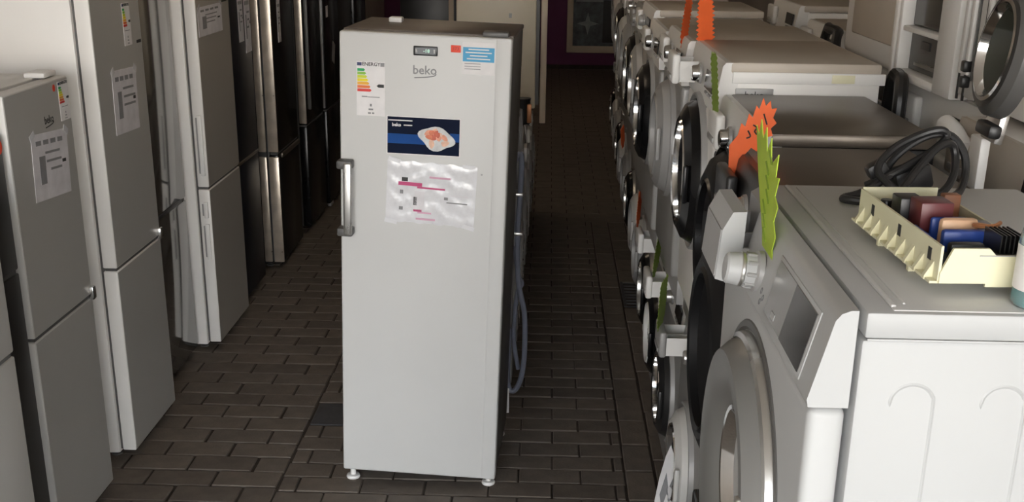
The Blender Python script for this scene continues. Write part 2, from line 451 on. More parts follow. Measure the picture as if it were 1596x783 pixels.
# white with edge grips
s6, dd = fridge('fridge', 'white fridge with two white grips on its door edges', FX, 1.775, RF, 0.57, 0.66, 1.98, 0.835, white, white, front_shade=shadewarm)
for (za, zb) in ((0.90, 1.19), (0.69, 0.77), (0.48, 0.66)):
    h = bx('grip', (-0.288, 0.022, (za+zb)/2), (0.012, 0.022, zb-za), white2, s6, 0.004)
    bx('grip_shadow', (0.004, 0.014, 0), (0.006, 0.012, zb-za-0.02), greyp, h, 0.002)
poster(s6, -0.26, 0.14, 1.55, 1.685, seed=8)
bx('tape_mark', (0.2, -0.001, 1.69), (0.09, 0.001, 0.012), ink, s6)
# navy black
s7, dd = fridge('fridge', 'navy-black fridge with pale price sheets next to the white fridge with grips', -2.022, 2.375, RF, 0.56, 0.56, 1.98, 0.80, navy, black)
poster(s7, 0.02, 0.12, 1.44, 1.68, seed=11)
poster(s7, 0.15, 0.275, 1.37, 1.68, seed=12)
bx('edge_trim', (-0.272, -0.012, 0.99), (0.012, 0.024, 1.9), mat('bluish_steel', (0.20, 0.27, 0.36), 0.3, 0.7, var=0.05), s7, 0.003)
bx('handle', (0.0, -0.004, 0.806), (0.54, 0.012, 0.014), inoxdark, s7, 0.003)
bx('sticker', (-0.20, -0.001, 0.93), (0.05, 0.002, 0.08), mat('rust_sticker', (0.20, 0.05, 0.03), 0.6, var=0.2), s7)
# steel-sided black
champ = mat('champagne_steel', (0.62, 0.54, 0.45), 0.30, 0.55, var=0.18, scale=9)
s8, dd = fridge('fridge', 'black fridge with two champagne steel edge strips, beyond the navy-black fridge', FX, 3.235, RF, 0.59, 0.66, 1.98, 0.72, blackg, black)
for k, (a, c) in enumerate([(0.04, 0.705), (0.735, 1.95)]):
    bx('edge_strip', (-0.30, 0.026, (a+c)/2), (0.014, 0.062, c-a), champ, s8, 0.004)
    bx('edge_strip', (-0.30, 0.092, (a+c)/2), (0.014, 0.046, c-a), champ, s8, 0.004)
poster(s8, -0.13, -0.05, 1.37, 1.62, seed=14)
bx('handle', (0.03, -0.006, 0.70), (0.5, 0.014, 0.03), inoxdark, s8, 0.004)
# further dark ones
s9, dd = fridge('fridge', 'black fridge with a thin pale upper edge strip, third of the black ones', FX, 4.12, RF, 0.60, 0.6, 1.98, 0.74, blackg, black)
bx('edge_strip', (-0.305, 0.024, 1.36), (0.012, 0.05, 1.2), champ, s9, 0.003)
bx('handle', (-0.25, -0.015, 1.3), (0.02, 0.025, 0.9), dgrey, s9, 0.005)
s10, dd = fridge('fridge', 'black fridge with a grey edge strip down to its foot and small pale label', FX+0.01, 4.80, RF, 0.60, 0.6, 1.98, 0.74, blackg, black)
bx('edge_strip', (-0.305, 0.024, 1.36), (0.012, 0.03, 1.2), greyp, s10, 0.003)
sheet('price_sheet', -0.2, -0.12, 1.40, 1.48, papergrey, s10, -0.001)
sheet('price_sheet', 0.0, 0.1, 1.05, 1.2, inkgrey, s10, -0.001, roty=0.4)
bx('front_foot', (-0.2, 0.02, 0.02), (0.1, 0.03, 0.03), greyp, s10, 0.006)
s11, dd = fridge('fridge', 'black fridge deep in the shop, just past the one with the grey edge strip', FX, 5.45, RF, 0.60, 0.6, 1.98, 0.74, black, black)
s12, dd = fridge('fridge', 'black fridge in the dark, sixth of the black ones', FX+0.02, 6.10, RF, 0.60, 0.6, 1.98, 0.74, blackg, black)
s12['label'] = 'black fridge deepest in the left row, half hidden by the white freezer'

# ------------------------------------------------------------------ the white freezer in the aisle
fz = empty('upright_freezer', (-0.811, 0.069, 0.0), rot=(R(-0.15), R(1.62), R(-2.7)))
tag(fz, 'tall white upright freezer standing alone in the middle of the aisle', 'freezer')
FW, FD, FH = 0.595, 0.56, 1.717
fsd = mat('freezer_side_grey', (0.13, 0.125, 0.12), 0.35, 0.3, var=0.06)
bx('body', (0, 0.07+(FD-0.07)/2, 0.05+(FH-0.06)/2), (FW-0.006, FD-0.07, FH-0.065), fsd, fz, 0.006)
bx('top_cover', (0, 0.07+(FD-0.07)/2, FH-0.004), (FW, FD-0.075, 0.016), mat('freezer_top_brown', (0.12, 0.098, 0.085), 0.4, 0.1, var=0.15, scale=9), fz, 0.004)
bx('gasket', (0, 0.062, 0.05+(FH-0.06)/2), (FW-0.03, 0.02, FH-0.09), greyp, fz)
bx('door', (0, 0.028, 0.050+(FH-0.050)/2), (FW, 0.056, FH-0.050), freezerw, fz, 0.008, 3)
bx('door_edge', (FW/2-0.028, -0.0012, 0.050+(FH-0.042)/2), (0.05, 0.004, FH-0.06), freezerw, fz, 0.002)
bx('plinth', (0, 0.10, 0.035), (FW-0.02, 0.04, 0.035), dgrey, fz)
bx('hinge_cover', (-0.17, 0.40, FH+0.012), (0.05, 0.05, 0.02), white2, fz, 0.006)
bx('hinge_cover', (FW/2-0.06, 0.06, FH+0.008), (0.09, 0.07, 0.02), dgrey, fz, 0.006)
for sx in (-1, 1):
    for yy in (0.05, FD-0.06):
        hf = 0.036 - 0.0 if sx > 0 else 0.036
        drop = 0.0083*(1 - sx)       # the left feet are screwed out further, so the cabinet leans right
        part('foot', ('fzfoot', sx), lambda b, drop=drop: b.lathe([(0, -drop), (0.024, -drop), (0.027, -drop+0.006), (0.024, -drop+0.014), (0.011, -drop+0.016), (0.011, 0.046), (0, 0.046)], axis='z', sgn=1, n=20), white2, fz, (sx*0.268, yy, 0.0077 if sx > 0 else 0.0087))
# handle
hd = part('handle', None, lambda b: b.box((0, -0.046, 0), (0.030, 0.014, 0.262), 0.006, 3), steel, fz, (-0.262, 0, 1.139))
for sz in (-1, 1):
    part('handle_bracket', 'fzbr', lambda b: b.box((0, -0.024, 0), (0.055, 0.05, 0.030), 0.006, 2), dgrey, hd, (-0.012, 0, sz*0.122))
# front details
ds = bx('display', (0.002, -0.003, 1.663), (0.084, 0.006, 0.032), black, fz, 0.003)
bx('display_bezel', (0, -0.0035, 0), (0.070, 0.001, 0.022), displayd, ds)
text('display_digits', '-18', 0.017, lcd, ds, (0.004, -0.0044, 0), offset=0.0002)
for k in (-1, 1): bx('display_button', (k*0.031, -0.0042, 0), (0.006, 0.001, 0.012), greyp, ds)
logo(fz, 0.0, 1.597, 0.042, inkgrey, -0.0004)
energy_label(fz, -0.237, -0.137, 1.432, 1.618)
st = bx('price_sticker', (0.106, -0.001, 1.675), (0.034, 0.0015, 0.024), red, fz, 0.0006)
text('price_text', '173', 0.015, mat('dark_red_ink', (0.30, 0.02, 0.02), 0.6, var=0), st, (0, -0.001, 0))
bl = sheet('info_label', 0.128, 0.241, 1.592, 1.70, paper, fz)
bx('info_label_blue', (0, -0.0009, 0.013), (0.108, 0.0006, 0.048), bluel, bl)
for k, (ww) in enumerate((0.07, 0.09, 0.06, 0.08)): bx('info_label_print', (0, -0.0014, 0.030-k*0.0105), (ww, 0.0004, 0.004), paper, bl)
for k in range(3): bx('info_label_line', (-0.02, -0.0009, -0.018-k*0.009), (0.055, 0.0004, 0.0022), inkgrey, bl)
ph = sheet('photo_sticker', -0.131, 0.129, 1.303, 1.437, paper, fz)
bx('photo_background', (0, -0.0009, 0), (0.254, 0.0006, 0.128), photob, ph)
bx('photo_band', (-0.06, -0.0014, -0.012), (0.133, 0.0005, 0.034), photoband, ph)
bx('photo_band', (0.11, -0.0014, 0.0), (0.033, 0.0005, 0.030), photoband, ph)
text('photo_heading', 'beko', 0.016, paper, ph, (-0.095, -0.0014, 0.036), offset=0.0006)
bx('photo_line', (-0.082, -0.0014, 0.052), (0.085, 0.0004, 0.004), paper, ph)
bx('photo_line', (-0.055, -0.0014, 0.036), (0.03, 0.0004, 0.004), paper, ph)
def foodtray(b):
    pts = []
    for k in range(28):
        t = 2*PI*k/28
        rr = 1 + 0.10*math.cos(4*t) + 0.04*math.sin(3*t)
        pts.append((0.062*rr*math.cos(t), 0.040*rr*math.sin(t)))
    b.prism(pts, 'y', 0, -0.0006)
ft = part('photo_food_tray', None, foodtray, trayclear, ph, (0.046, -0.0011, -0.006), (0, R(12), 0))
rr = random.Random(4)
for k in range(16):
    a = rr.uniform(0, 2*PI); q = rr.uniform(0, 1)**0.5
    px, pz = 0.040*q*math.cos(a), 0.024*q*math.sin(a)
    def blob(b, sx=rr.uniform(.008, .016), sz=rr.uniform(.006, .011), ph0=rr.uniform(0, 6)):
        b.prism([(sx*(1+.2*math.sin(3*t*PI/6+ph0))*math.cos(t*PI/6), sz*math.sin(t*PI/6)) for t in range(12)], 'y', 0, -0.0004)
    part('photo_meat', None, blob, meat[k % 4], ft, (px, -0.0007-0.00003*k, pz), (0, a, 0))
sl = part('plastic_sleeve', None, lambda b: None, plastic, fz, (0.029, -0.0015, 1.166)) if False else None
def sleeve(b):
    NX, NZ = 26, 20
    g = random.Random(9)
    V = [[None]*(NZ+1) for _ in range(NX+1)]
    for i in range(NX+1):
        for j in range(NZ+1):
            x = -0.160+0.320*i/NX; z = -0.110+0.220*j/NZ
            e = 0.004*math.sin(i*1.1)*(1 if j in (0, NZ) else 0)
            y = -0.0015-0.0035*abs(math.sin(i*0.9+j*0.7)*math.sin(j*0.55+1.3*math.sin(i*.35)))*(0 if i in (0, NX) or j in (0, NZ) else 1)-g.uniform(0, .0006)
            V[i][j] = b.bm.verts.new((x, y, z+e))
    for i in range(NX):
        for j in range(NZ): b.bm.faces.new((V[i][j], V[i+1][j], V[i+1][j+1], V[i][j+1]))
    bk = [b.bm.verts.new(c) for c in ((-0.16, 0, -0.11), (0.16, 0, -0.11), (0.16, 0, 0.11), (-0.16, 0, 0.11))]
    b.bm.faces.new(bk[::-1])
sl = part('plastic_sleeve', None, sleeve, plastic, fz, (0.029, -0.0005, 1.166), (0, R(2.0), 0))
for (xx, zz, ww, hh, mm) in [(-0.095, 0.046, 0.022, 0.014, ink), (-0.075, 0.030, 0.085, 0.013, pink), (0.0, 0.020, 0.10, 0.006, pink), (0.03, 0.060, 0.075, 0.007, pinklt),
        (-0.04, -0.028, 0.036, 0.070, papergrey), (-0.105, 0.0, 0.012, 0.014, inkgrey), (-0.105, -0.060, 0.014, 0.012, inkgrey), (-0.045, -0.064, 0.03, 0.008, pink), (-0.02, -0.071, 0.05, 0.006, pinklt),
        (0.095, -0.026, 0.075, 0.004, inkgrey), (0.055, -0.012, 0.014, 0.010, inkgrey), (0.10, 0.0, 0.07, 0.004, papergrey), (-0.015, -0.094, 0.07, 0.007, pinklt), (-0.055, -0.03, 0.012, 0.03, ink)]:
    bx('sleeve_print', (xx, -0.0056, zz), (ww, 0.0006, hh), mm, sl)
for (xx, zz) in ((-0.135, 0.112), (0.13, 0.108), (-0.14, -0.112), (0.14, -0.112)):
    bx('tape', (xx, -0.003, zz), (0.045, 0.001, 0.014), plastic, sl, 0, 2, (0, random.uniform(-.3, .3), 0))
bx('wear_mark', (0.208, -0.0007, 1.245), (0.006, 0.001, 0.006), greyp, fz)
bx('wear_mark', (-0.12, -0.0005, 1.33), (0.004, 0.001, 0.004), greyp, fz)

# ------------------------------------------------------------------ washing machines
def star(b, w, h, teeth=9, seed=1, th=0.0012, bend=0.0):
    """jagged starburst sheet in the xz plane, standing on z=0"""
    g = random.Random(seed)
    pts = [(-0.004, 0), (0.004, 0)]
    N = teeth
    def side(x0, z0, x1, z1, n):
        o = []
        for k in range(n):
            t0 = k/n; t1 = (k+.5)/n
            dx, dz = x1-x0, z1-z0; l = math.hypot(dx, dz)
            nx, nz = dz/l, -dx/l
            a = g.uniform(.006, .012)
            o.append((x0+dx*t0, z0+dz*t0)); o.append((x0+dx*t1+nx*a, z0+dz*t1+nz*a))
        return o
    pts = side(0.10*w, 0.0, 0.5*w, 0.3*h, 3) + side(0.5*w, 0.3*h, 0.45*w, h, N) + side(0.45*w, h, -0.45*w, h, max(4, N//2)) + side(-0.45*w, h, -0.5*w, 0.3*h, N) + side(-0.5*w, 0.3*h, -0.10*w, 0, 3)
    b.prism(pts, 'y', -th/2, th/2)
def scrawl(parent, strokes, r=0.0035):
    for k, s in enumerate(strokes):
        part('handwriting', None, lambda b, s=s: b.tube([(x, -0.0015, z) for x, z in s], r, 6, 3), ink, parent)

RW = -PI/2                                # fronts face -x; local +x is the side nearest the camera
def washer(label, x, y, z, W, D, H, body, top, panel, door_ring, glass, kick=True, drawer_open=0.0, rim=None, knob_m=None, door_r=0.19, fascia_t=0.03, rz=RW, door_c=None, group=None, extra=None, name='washing_machine', feet=True, dial=True, proud=0.095, front=None):
    r = empty(name, (x, y, z), rz)
    tag(r, label, 'washing machine', group)
    rim = rim or chrome
    zb = 0.015 if feet else 0.0
    ph = 0.115                       # control panel height
    key = (round(W, 3), round(D, 3), round(H, 3))
    bx('body', (0, 0.02+(D-0.02)/2, zb+(H-0.03-zb)/2), (W, D-0.02, H-0.03-zb), body, r, 0.010)
    bx('top_plate', (0, D/2+0.002, H-0.0155), (W, D-0.004, 0.031), top, r, 0.007)
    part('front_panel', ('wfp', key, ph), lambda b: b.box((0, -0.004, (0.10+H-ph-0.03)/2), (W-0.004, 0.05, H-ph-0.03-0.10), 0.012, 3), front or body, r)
    bx('kick_plate', (0, 0.012, zb+0.045), (W-0.02, 0.03, 0.09-zb*0.3), greyp if body is not black else black, r, 0.005)
    # control panel leaning back a little
    part('control_panel', ('wcp', key, ph, fascia_t), lambda b: b.prism([(0.03, H-ph-0.027), (-fascia_t, H-ph-0.027), (-fascia_t-0.002, H-ph+0.01), (-fascia_t*0.55, H-0.012), (-fascia_t*0.3, H-0.002), (0.03, H-0.002)], 'x', -W/2+0.002, W/2-0.002), panel, r)
    fy = -fascia_t-0.001
    zc = H-ph/2-0.012
    dx = -W/2+0.095
    dr = bx('detergent_drawer', (dx, fy-0.010-drawer_open, zc-0.004), (0.155, 0.024, 0.088), panel, r, 0.008, 3)
    bx('drawer_grip', (0, -0.011, -0.026), (0.10, 0.010, 0.016), greyp, dr, 0.004)
    if drawer_open > 0.02:
        def tray(b, L=drawer_open+0.03):
            b.box((-0.066, L/2, -0.008), (0.006, L, 0.062)); b.box((0.066, L/2, -0.008), (0.006, L, 0.062))
            b.box((0, L/2, -0.036), (0.132, L, 0.006)); b.box((0.0, L/2, -0.012), (0.005, L, 0.05))
        part('drawer_tray', None, tray, white2, dr)
    if dial:
        kx = 0.0 if W < 0.56 else -0.02
        kn = part('knob', 'wknob', lambda b: b.lathe([(0, 0.028), (0.018, 0.028), (0.022, 0.025), (0.024, 0.010), (0.027, 0.008), (0.028, 0.0), (0, 0)], n=28), knob_m or steel, r, (kx, fy, zc))
        part('knob_collar', 'wknobc', lambda b: b.lathe([(0.025, 0.008), (0.029, 0.006), (0.030, 0.0), (0.027, 0.0)], n=28, close=True), greyp, kn)
    bx('display', (W/2-0.13, fy-0.001, zc+0.002), (0.15, 0.004, 0.05), displayd, r, 0.001, 1, (R(-6), 0, 0))
    for k in range(4): bx('button', (W/2-0.18+k*0.034, fy-0.003, zc-0.034), (0.020, 0.006, 0.008), greyp, r, 0.002)
    # door
    dz = door_c if door_c else 0.42
    R0 = door_r; p = proud
    ring = part('door', ('wdoor', round(R0, 3), p), lambda b: b.lathe([(R0*0.66, p-0.030), (R0*0.70, p), (R0*0.76, p+0.005), (R0*0.92, p-0.012), (R0*1.0, p-0.040), (R0*1.01, 0.028), (R0*0.97, 0.026), (R0*0.66, 0.028)], n=56, close=True), door_ring, r, (0, 0, dz))
    part('door_rim', ('wrim', round(R0, 3), p), lambda b: b.lathe([(R0*0.64, p-0.034), (R0*0.655, p+0.004), (R0*0.685, p+0.008), (R0*0.71, p+0.001), (R0*0.70, p-0.034)], n=56, close=True), rim, ring)
    part('door_glass', ('wglass', round(R0, 3), p), lambda b: b.lathe([(0, p-0.075), (R0*0.3, p-0.070), (R0*0.5, p-0.052), (R0*0.60, p-0.025), (R0*0.66, p-0.010), (R0*0.66, p-0.05), (0, p-0.095)], n=40), glass, ring)
    part('door_seal', ('wseal', round(R0, 3)), lambda b: b.lathe([(R0*0.98, 0.020), (R0*1.05, 0.046), (R0*1.08, 0.044), (R0*1.10, 0.026), (R0*1.08, 0.018)], n=56, close=True), rim if rim is not chrome else greyp, ring)
    part('door_handle', ('whand', round(R0, 3), p), lambda b: b.box((R0*0.86, -p-0.002, 0), (0.020, 0.016, 0.11), 0.006, 2), door_ring, ring)
    if feet:
        for sx in (-1, 1):
            for yy in (0.06, D-0.06):
                part('foot', 'wfoot', lambda b: b.lathe([(0, 0), (0.022, 0), (0.022, 0.008), (0.012, 0.010), (0.012, 0.024), (0, 0.024)], axis='z', sgn=1, n=14), dgrey, r, (sx*(W/2-0.06), yy, 0))
    return r
def price_tag(label, loc, rot, w, h, m, seed, strokes=None, teeth=9, group=None):
    o = part('price_tag', None, lambda b: star(b, w, h, teeth, seed), m, None, loc, rot, smooth=False)
    tag(o, label, 'price tag', group)
    if strokes: scrawl(o, strokes)
    return o

# columns of two, from the opening towards the back: (y near, y far, top z, front x)
cols = [(-2.73, -2.11, 1.70, 0.035), (-2.06, -1.44, 1.635, 0.075), (-1.43, -0.84, 1.662, 0.135), (-0.82, -0.21, 1.742, 0.135),
        (-0.19, 0.41, 1.735, 0.115), (0.43, 1.03, 1.71, 0.100), (1.05, 1.65, 1.74, 0.115), (1.67, 2.27, 1.70, 0.13), (2.29, 2.89, 1.72, 0.15),
        (2.91, 3.51, 1.70, 0.165), (3.53, 4.13, 1.71, 0.185), (4.15, 4.75, 1.70, 0.21), (4.77, 5.37, 1.72, 0.23), (5.39, 5.99, 1.70, 0.26), (6.01, 6.61, 1.70, 0.29), (6.63, 7.23, 1.70, 0.32)]
lowx = [0.035, 0.075, 0.16, 0.165, 0.17, 0.185, 0.20, 0.215, 0.235, 0.245, 0.26, 0.27, 0.285, 0.30, 0.32, 0.335]
ordn = ['nearest', 'second', 'third', 'fourth', 'fifth', 'sixth', 'seventh', 'eighth', 'ninth', 'tenth', 'eleventh', 'twelfth', 'thirteenth', 'fourteenth', 'fifteenth', 'sixteenth']
frontshade = mat('washer_front_shade', (0.34, 0.335, 0.325), 0.4, 0.15, var=0.04)  # darker panels: dim light on aisle-facing washer fronts put into the colour
mattblack = mat('matt_black', (0.010, 0.010, 0.011), 0.5, var=0.1, spec=0.2)
upper = {
 1: dict(body=black, top=inoxdark, panel=black, door_ring=mattblack, glass=mattblack, rim=mattblack, knob_m=steel),
 2: dict(body=black, top=inoxdark, panel=white2, door_ring=mattblack, glass=glassd, rim=blackg, knob_m=chrome),
 3: dict(body=white, top=beigeshade, panel=white2, door_ring=blackg, glass=glassd, rim=chrome, knob_m=chrome),
 4: dict(body=white, top=beigeshade, panel=white2, door_ring=greyp, glass=displayg, rim=greyp, knob_m=chrome),
 5: dict(body=white, top=beigeshade, panel=white2, door_ring=blackg, glass=glassd, rim=chrome, knob_m=chrome),
 6: dict(body=white, top=beigeshade, panel=white2, door_ring=greyp, glass=glassd, rim=steel, knob_m=greyp),
}
ulab = {
 1: 'dark steel stacked washing machine beside the nearest white one',
 2: 'stacked washing machine with dark steel top, black door and chrome knob, behind the orange tag',
 3: 'white stacked washing machine with bright white side strip and logo',
 4: 'white stacked washing machine with plain grey door behind the one with the side strip',
 5: 'white washing machine with chrome-rimmed black door, upper one of the sixth stack',
 6: 'white washing machine with pale front edge on its top, upper one of the seventh stack',
}
cyc = [dict(body=white, top=beigeshade, panel=white2, door_ring=silver, glass=glassd, rim=greyp, knob_m=white2), dict(body=white, top=beigeshade, panel=greyp, door_ring=blackg, glass=glassd, rim=steel, knob_m=greyp),
       dict(body=silver, top=beigeshade, panel=white2, door_ring=greyp, glass=glassd, rim=greyp, knob_m=steel)]
low = {0: dict(body=white, top=topgrey, panel=white2, door_ring=silver, glass=glassd), 1: dict(body=mattblack, top=black, panel=blackg, door_ring=mattblack, glass=glassd, rim=mattblack),
       2: dict(body=greyp, top=greyp, panel=dgrey, door_ring=black, glass=glassd, rim=chrome), 3: dict(body=white, top=white, panel=greyp, door_ring=silver, glass=glassd, rim=chrome),
       4: dict(body=white, top=white, panel=white2, door_ring=black, glass=glassd, rim=chrome), 5: dict(body=white, top=white, panel=white2, door_ring=blackg, glass=glassd, rim=silver)}
llab = {0: 'white washing machine on the floor under the nearest white one', 1: 'black washing machine on the floor under the dark steel one',
        2: 'grey washing machine on the floor, lower one of the third stack', 3: 'white washing machine on the floor under the one with the white side strip',
        4: 'white washing machine on the floor with its drawer pulled out and a green tag', 5: 'white washing machine on the floor with black door, lower one of the sixth stack'}
GR = 'washing machines stacked two high along the right side'
for i, (ya, yb, zt, xf) in enumerate(cols):
    W = yb-ya; yc = (ya+yb)/2
    if i > 0:
        sp_ = upper.get(i, cyc[i % 3])
        lab = ulab.get(i, 'upper washing machine of the %s stack from the opening' % ordn[i])
        mach = washer(lab, xf, yc, 0.85, W, (0.44 if i > 3 else 0.40) if i > 2 else 0.36, zt-0.85, front=(frontshade if i > 3 else None), drawer_open=(0.05 if i == 3 else 0.0), door_r=(0.185, 0.235, 0.225, 0.215)[i] if i < 4 else 0.195, door_c=(zt-0.85)*(0.55 if i == 1 else 0.60), proud=(0.10 if i == 1 else 0.08), group=GR, feet=False, **sp_)
        if i == 3:      # worktop side bands and logo patch on the side towards the camera
            bx('side_band', (W/2+0.002, 0.21, zt-0.85-0.040), (0.006, 0.40, 0.030), white2, mach, 0.002)
            lp = bx('logo_plate', (W/2+0.002, 0.07, zt-0.85-0.085), (0.004, 0.10, 0.035), greyp, mach, 0.002)
            text('logo', 'beko', 0.026, ink, lp, (0.0025, 0, 0), (PI/2, 0, PI/2))
            bx('paper_patch', (W/2+0.003, 0.30, zt-0.85-0.040), (0.006, 0.06, 0.022), cream, mach, 0.001)
    sp_ = low.get(i, cyc[(i+1) % 3])
    lab = llab.get(i, 'lower washing machine of the %s stack from the opening' % ordn[i])
    washer(lab, lowx[i], yc, 0.0, W, 0.33, 0.85, front=(frontshade if i > 1 else None), drawer_open=(0.07 if i in (3, 4, 5) else 0.0), group=GR, door_r=0.185, proud=0.075, **sp_)

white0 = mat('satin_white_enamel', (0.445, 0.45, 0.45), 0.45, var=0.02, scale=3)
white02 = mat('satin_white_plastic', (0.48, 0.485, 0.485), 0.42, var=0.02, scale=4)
# the nearest machine: bigger fascia, open drawer, big grey door
ya, yb, zt, xf = cols[0]
W0, H0 = 0.62, 0.85
n0 = empty('washing_machine', (0.0, -2.42, 0.85), RW)
tag(n0, 'large white washing machine in the right foreground, grey dished door and open detergent drawer', 'washing machine', GR)
D0 = 0.40
bx('body', (0, D0/2, 0.41), (W0, D0, 0.815), white0, n0, 0.006)
bx('top_plate', (0, D0/2+0.001, H0-0.016), (W0+0.004, D0-0.002, 0.030), white0, n0, 0.004)
tp = bx('top_panel', (0, D0/2+0.012, H0-0.0008), (W0-0.012, D0-0.040, 0.0024), topgrey, n0, 0.001)
bx('top_ridge', (0, 0.034, H0+0.0012), (W0-0.03, 0.006, 0.0035), topgrey, n0, 0.0015)
bx('top_ridge', (0, 0.048, H0+0.0006), (W0-0.05, 0.003, 0.003), topgrey, n0, 0.001)
def arch(b, cx, w=0.024):
    pts = [(-0.003, cx-w, -0.018), (-0.001, cx-w*0.96, -0.006)]
    for k in range(9):
        t = PI - PI*k/8
        pts.append((0, cx+w*math.cos(t)*0.98, w*math.sin(t)*0.9))
    pts += [(0, cx+w, -0.06), (0, cx+w, -0.30), (0, cx+w, -0.55)]
    b.tube(pts, 0.0032, 8, 4)
for cx in (0.062, 0.161, 0.26, 0.35):
    part('side_rib', ('arch', cx), lambda b: arch(b, cx), white0, n0, (W0/2-0.0023, 0, 0.745))
bx('side_lip', (W0/2+0.001, D0/2+0.002, H0-0.032), (0.003, D0-0.006, 0.003), white0, n0, 0.001)
# fascia and front panel
part('control_panel', None, lambda b: b.prism([(-0.006, 0.737), (-0.050, 0.737), (-0.052, 0.746), (-0.030, 0.838), (-0.024, 0.846), (-0.014, 0.850), (-0.006, 0.850)], 'x', -0.165, W0/2), white02, n0)
part('fascia_base', None, lambda b: b.prism([(-0.006, 0.737), (-0.022, 0.737), (-0.018, 0.838), (-0.006, 0.845)], 'x', -W0/2, -0.166), greyp, n0)
part('front_panel', None, lambda b: b.box((0, -0.028, 0.41), (W0, 0.042, 0.65), 0.010, 3), white02, n0)
bx('kick_plate', (0, -0.012, 0.042), (W0-0.02, 0.03, 0.08), white02, n0, 0.006)
tilt = math.atan2(0.022, 0.092)
def onpanel(zz): return -0.052 + (zz-0.746)*0.022/0.092
dsp = bx('display', (0.145, onpanel(0.790)-0.0006, 0.790), (0.22, 0.003, 0.074), displayg, n0, 0.001, 1, (-tilt, 0, 0))
bx('display_dark', (0.052, -0.0018, 0.0), (0.11, 0.001, 0.072), displayd, dsp)
bx('display_button', (-0.06, -0.002, -0.026), (0.02, 0.001, 0.008), white02, dsp)
bx('display_frame', (0, 0.0006, 0), (0.232, 0.003, 0.084), white02, dsp, 0.001)
kn = part('knob', None, lambda b: b.lathe([(0, 0.050), (0.018, 0.050), (0.0215, 0.047), (0.023, 0.032), (0.0235, 0.030), (0.0225, 0.028), (0.0245, 0.002), (0, 0.002)], n=40), white02, n0, (-0.055, onpanel(0.785), 0.782), (-tilt*0.5, 0, 0))
part('knob_ring', None, lambda b: b.lathe([(0.023, 0.031), (0.0243, 0.029), (0.0243, 0.026), (0.023, 0.024)], n=40, close=True), steel, kn)
part('knob_base', None, lambda b: b.lathe([(0.0245, 0.010), (0.0285, 0.007), (0.029, 0.0), (0.0245, 0.0)], n=40, close=True), greyp, kn)
for k in range(9):
    t = PI*2*k/9
    bx('knob_grip', (0.0238*math.cos(t), -0.014, 0.0238*math.sin(t)), (0.004, 0.018, 0.006), greyp, kn, 0.0015, 1, (0, -t, 0))
for k, (xx, zz) in enumerate([(-0.012, 0.768), (0.005, 0.763), (-0.005, 0.755)]):
    part('panel_mark', None, lambda b: b.lathe([(0.003, 0.0006), (0.0045, 0.0006), (0.0045, 0), (0.003, 0)], n=14, close=True), inkgrey, n0, (xx, onpanel(zz)-0.0002, zz), (-tilt, 0, 0))
# drawer pulled out, at the end away from the camera
dw = part('detergent_drawer', None, lambda b: b.prism([(-0.062, 0.733), (-0.090, 0.741), (-0.084, 0.815), (-0.070, 0.842), (-0.050, 0.843), (-0.054, 0.733)], 'x', -0.300, -0.150), white02, n0)
part('drawer_front', None, lambda b: b.prism([(-0.0915, 0.745), (-0.0855, 0.815), (-0.0835, 0.815), (-0.0895, 0.745)], 'x', -0.296, -0.154), greyp, dw)
def dtray(b):
    b.box((-0.294, -0.020, 0.775), (0.006, 0.075, 0.07)); b.box((-0.156, -0.020, 0.765), (0.006, 0.075, 0.045))
    b.box((-0.225, -0.020, 0.743), (0.14, 0.075, 0.006)); b.box((-0.215, -0.020, 0.77), (0.005, 0.075, 0.05))
part('drawer_tray', None, dtray, white02, dw)
# red dot
part('sticker', None, lambda b: b.prism([(0.0075*math.cos(k*PI/8), 0.0105*math.sin(k*PI/8)) for k in range(16)], 'y', 0, -0.0012), red, n0, (0.245, -0.046, 0.690))
# the dished door
DZ, DR = 0.480, 0.228
door = part('door', None, lambda b: b.lathe([(0.085, 0.045), (0.098, 0.054), (0.108, 0.064), (0.150, 0.082), (0.180, 0.088), (0.190, 0.086), (0.203, 0.072), (0.211, 0.056), (0.209, 0.043), (0.085, 0.043)], n=72, close=True), mat('graphite_door', (0.21, 0.207, 0.20), 0.38, 0.2, var=0.04), n0, (-0.01, 0, DZ))
part('door_rim', None, lambda b: b.lathe([(0.082, 0.042), (0.090, 0.052), (0.098, 0.060), (0.104, 0.066), (0.110, 0.067), (0.104, 0.058), (0.094, 0.048), (0.086, 0.040)], n=72, close=True), chrome, door)
part('door_glass', None, lambda b: b.lathe([(0, 0.030), (0.05, 0.033), (0.07, 0.038), (0.088, 0.048), (0.088, 0.036), (0, 0.025)], n=48), glassd, door)
part('door_band', None, lambda b: b.lathe([(0.209, 0.064), (0.216, 0.061), (0.2185, 0.053), (0.2185, 0.046), (0.209, 0.046)], n=72, close=True), steel, door)
part('door_seal', None, lambda b: b.lathe([(0.205, 0.040), (0.224, 0.052), (0.233, 0.051), (0.237, 0.046), (0.235, 0.040)], n=72, close=True), dgrey, door)
part('door_handle', None, lambda b: b.box((0.172, -0.088, 0.0), (0.016, 0.010, 0.13), 0.004, 3), steel, door)

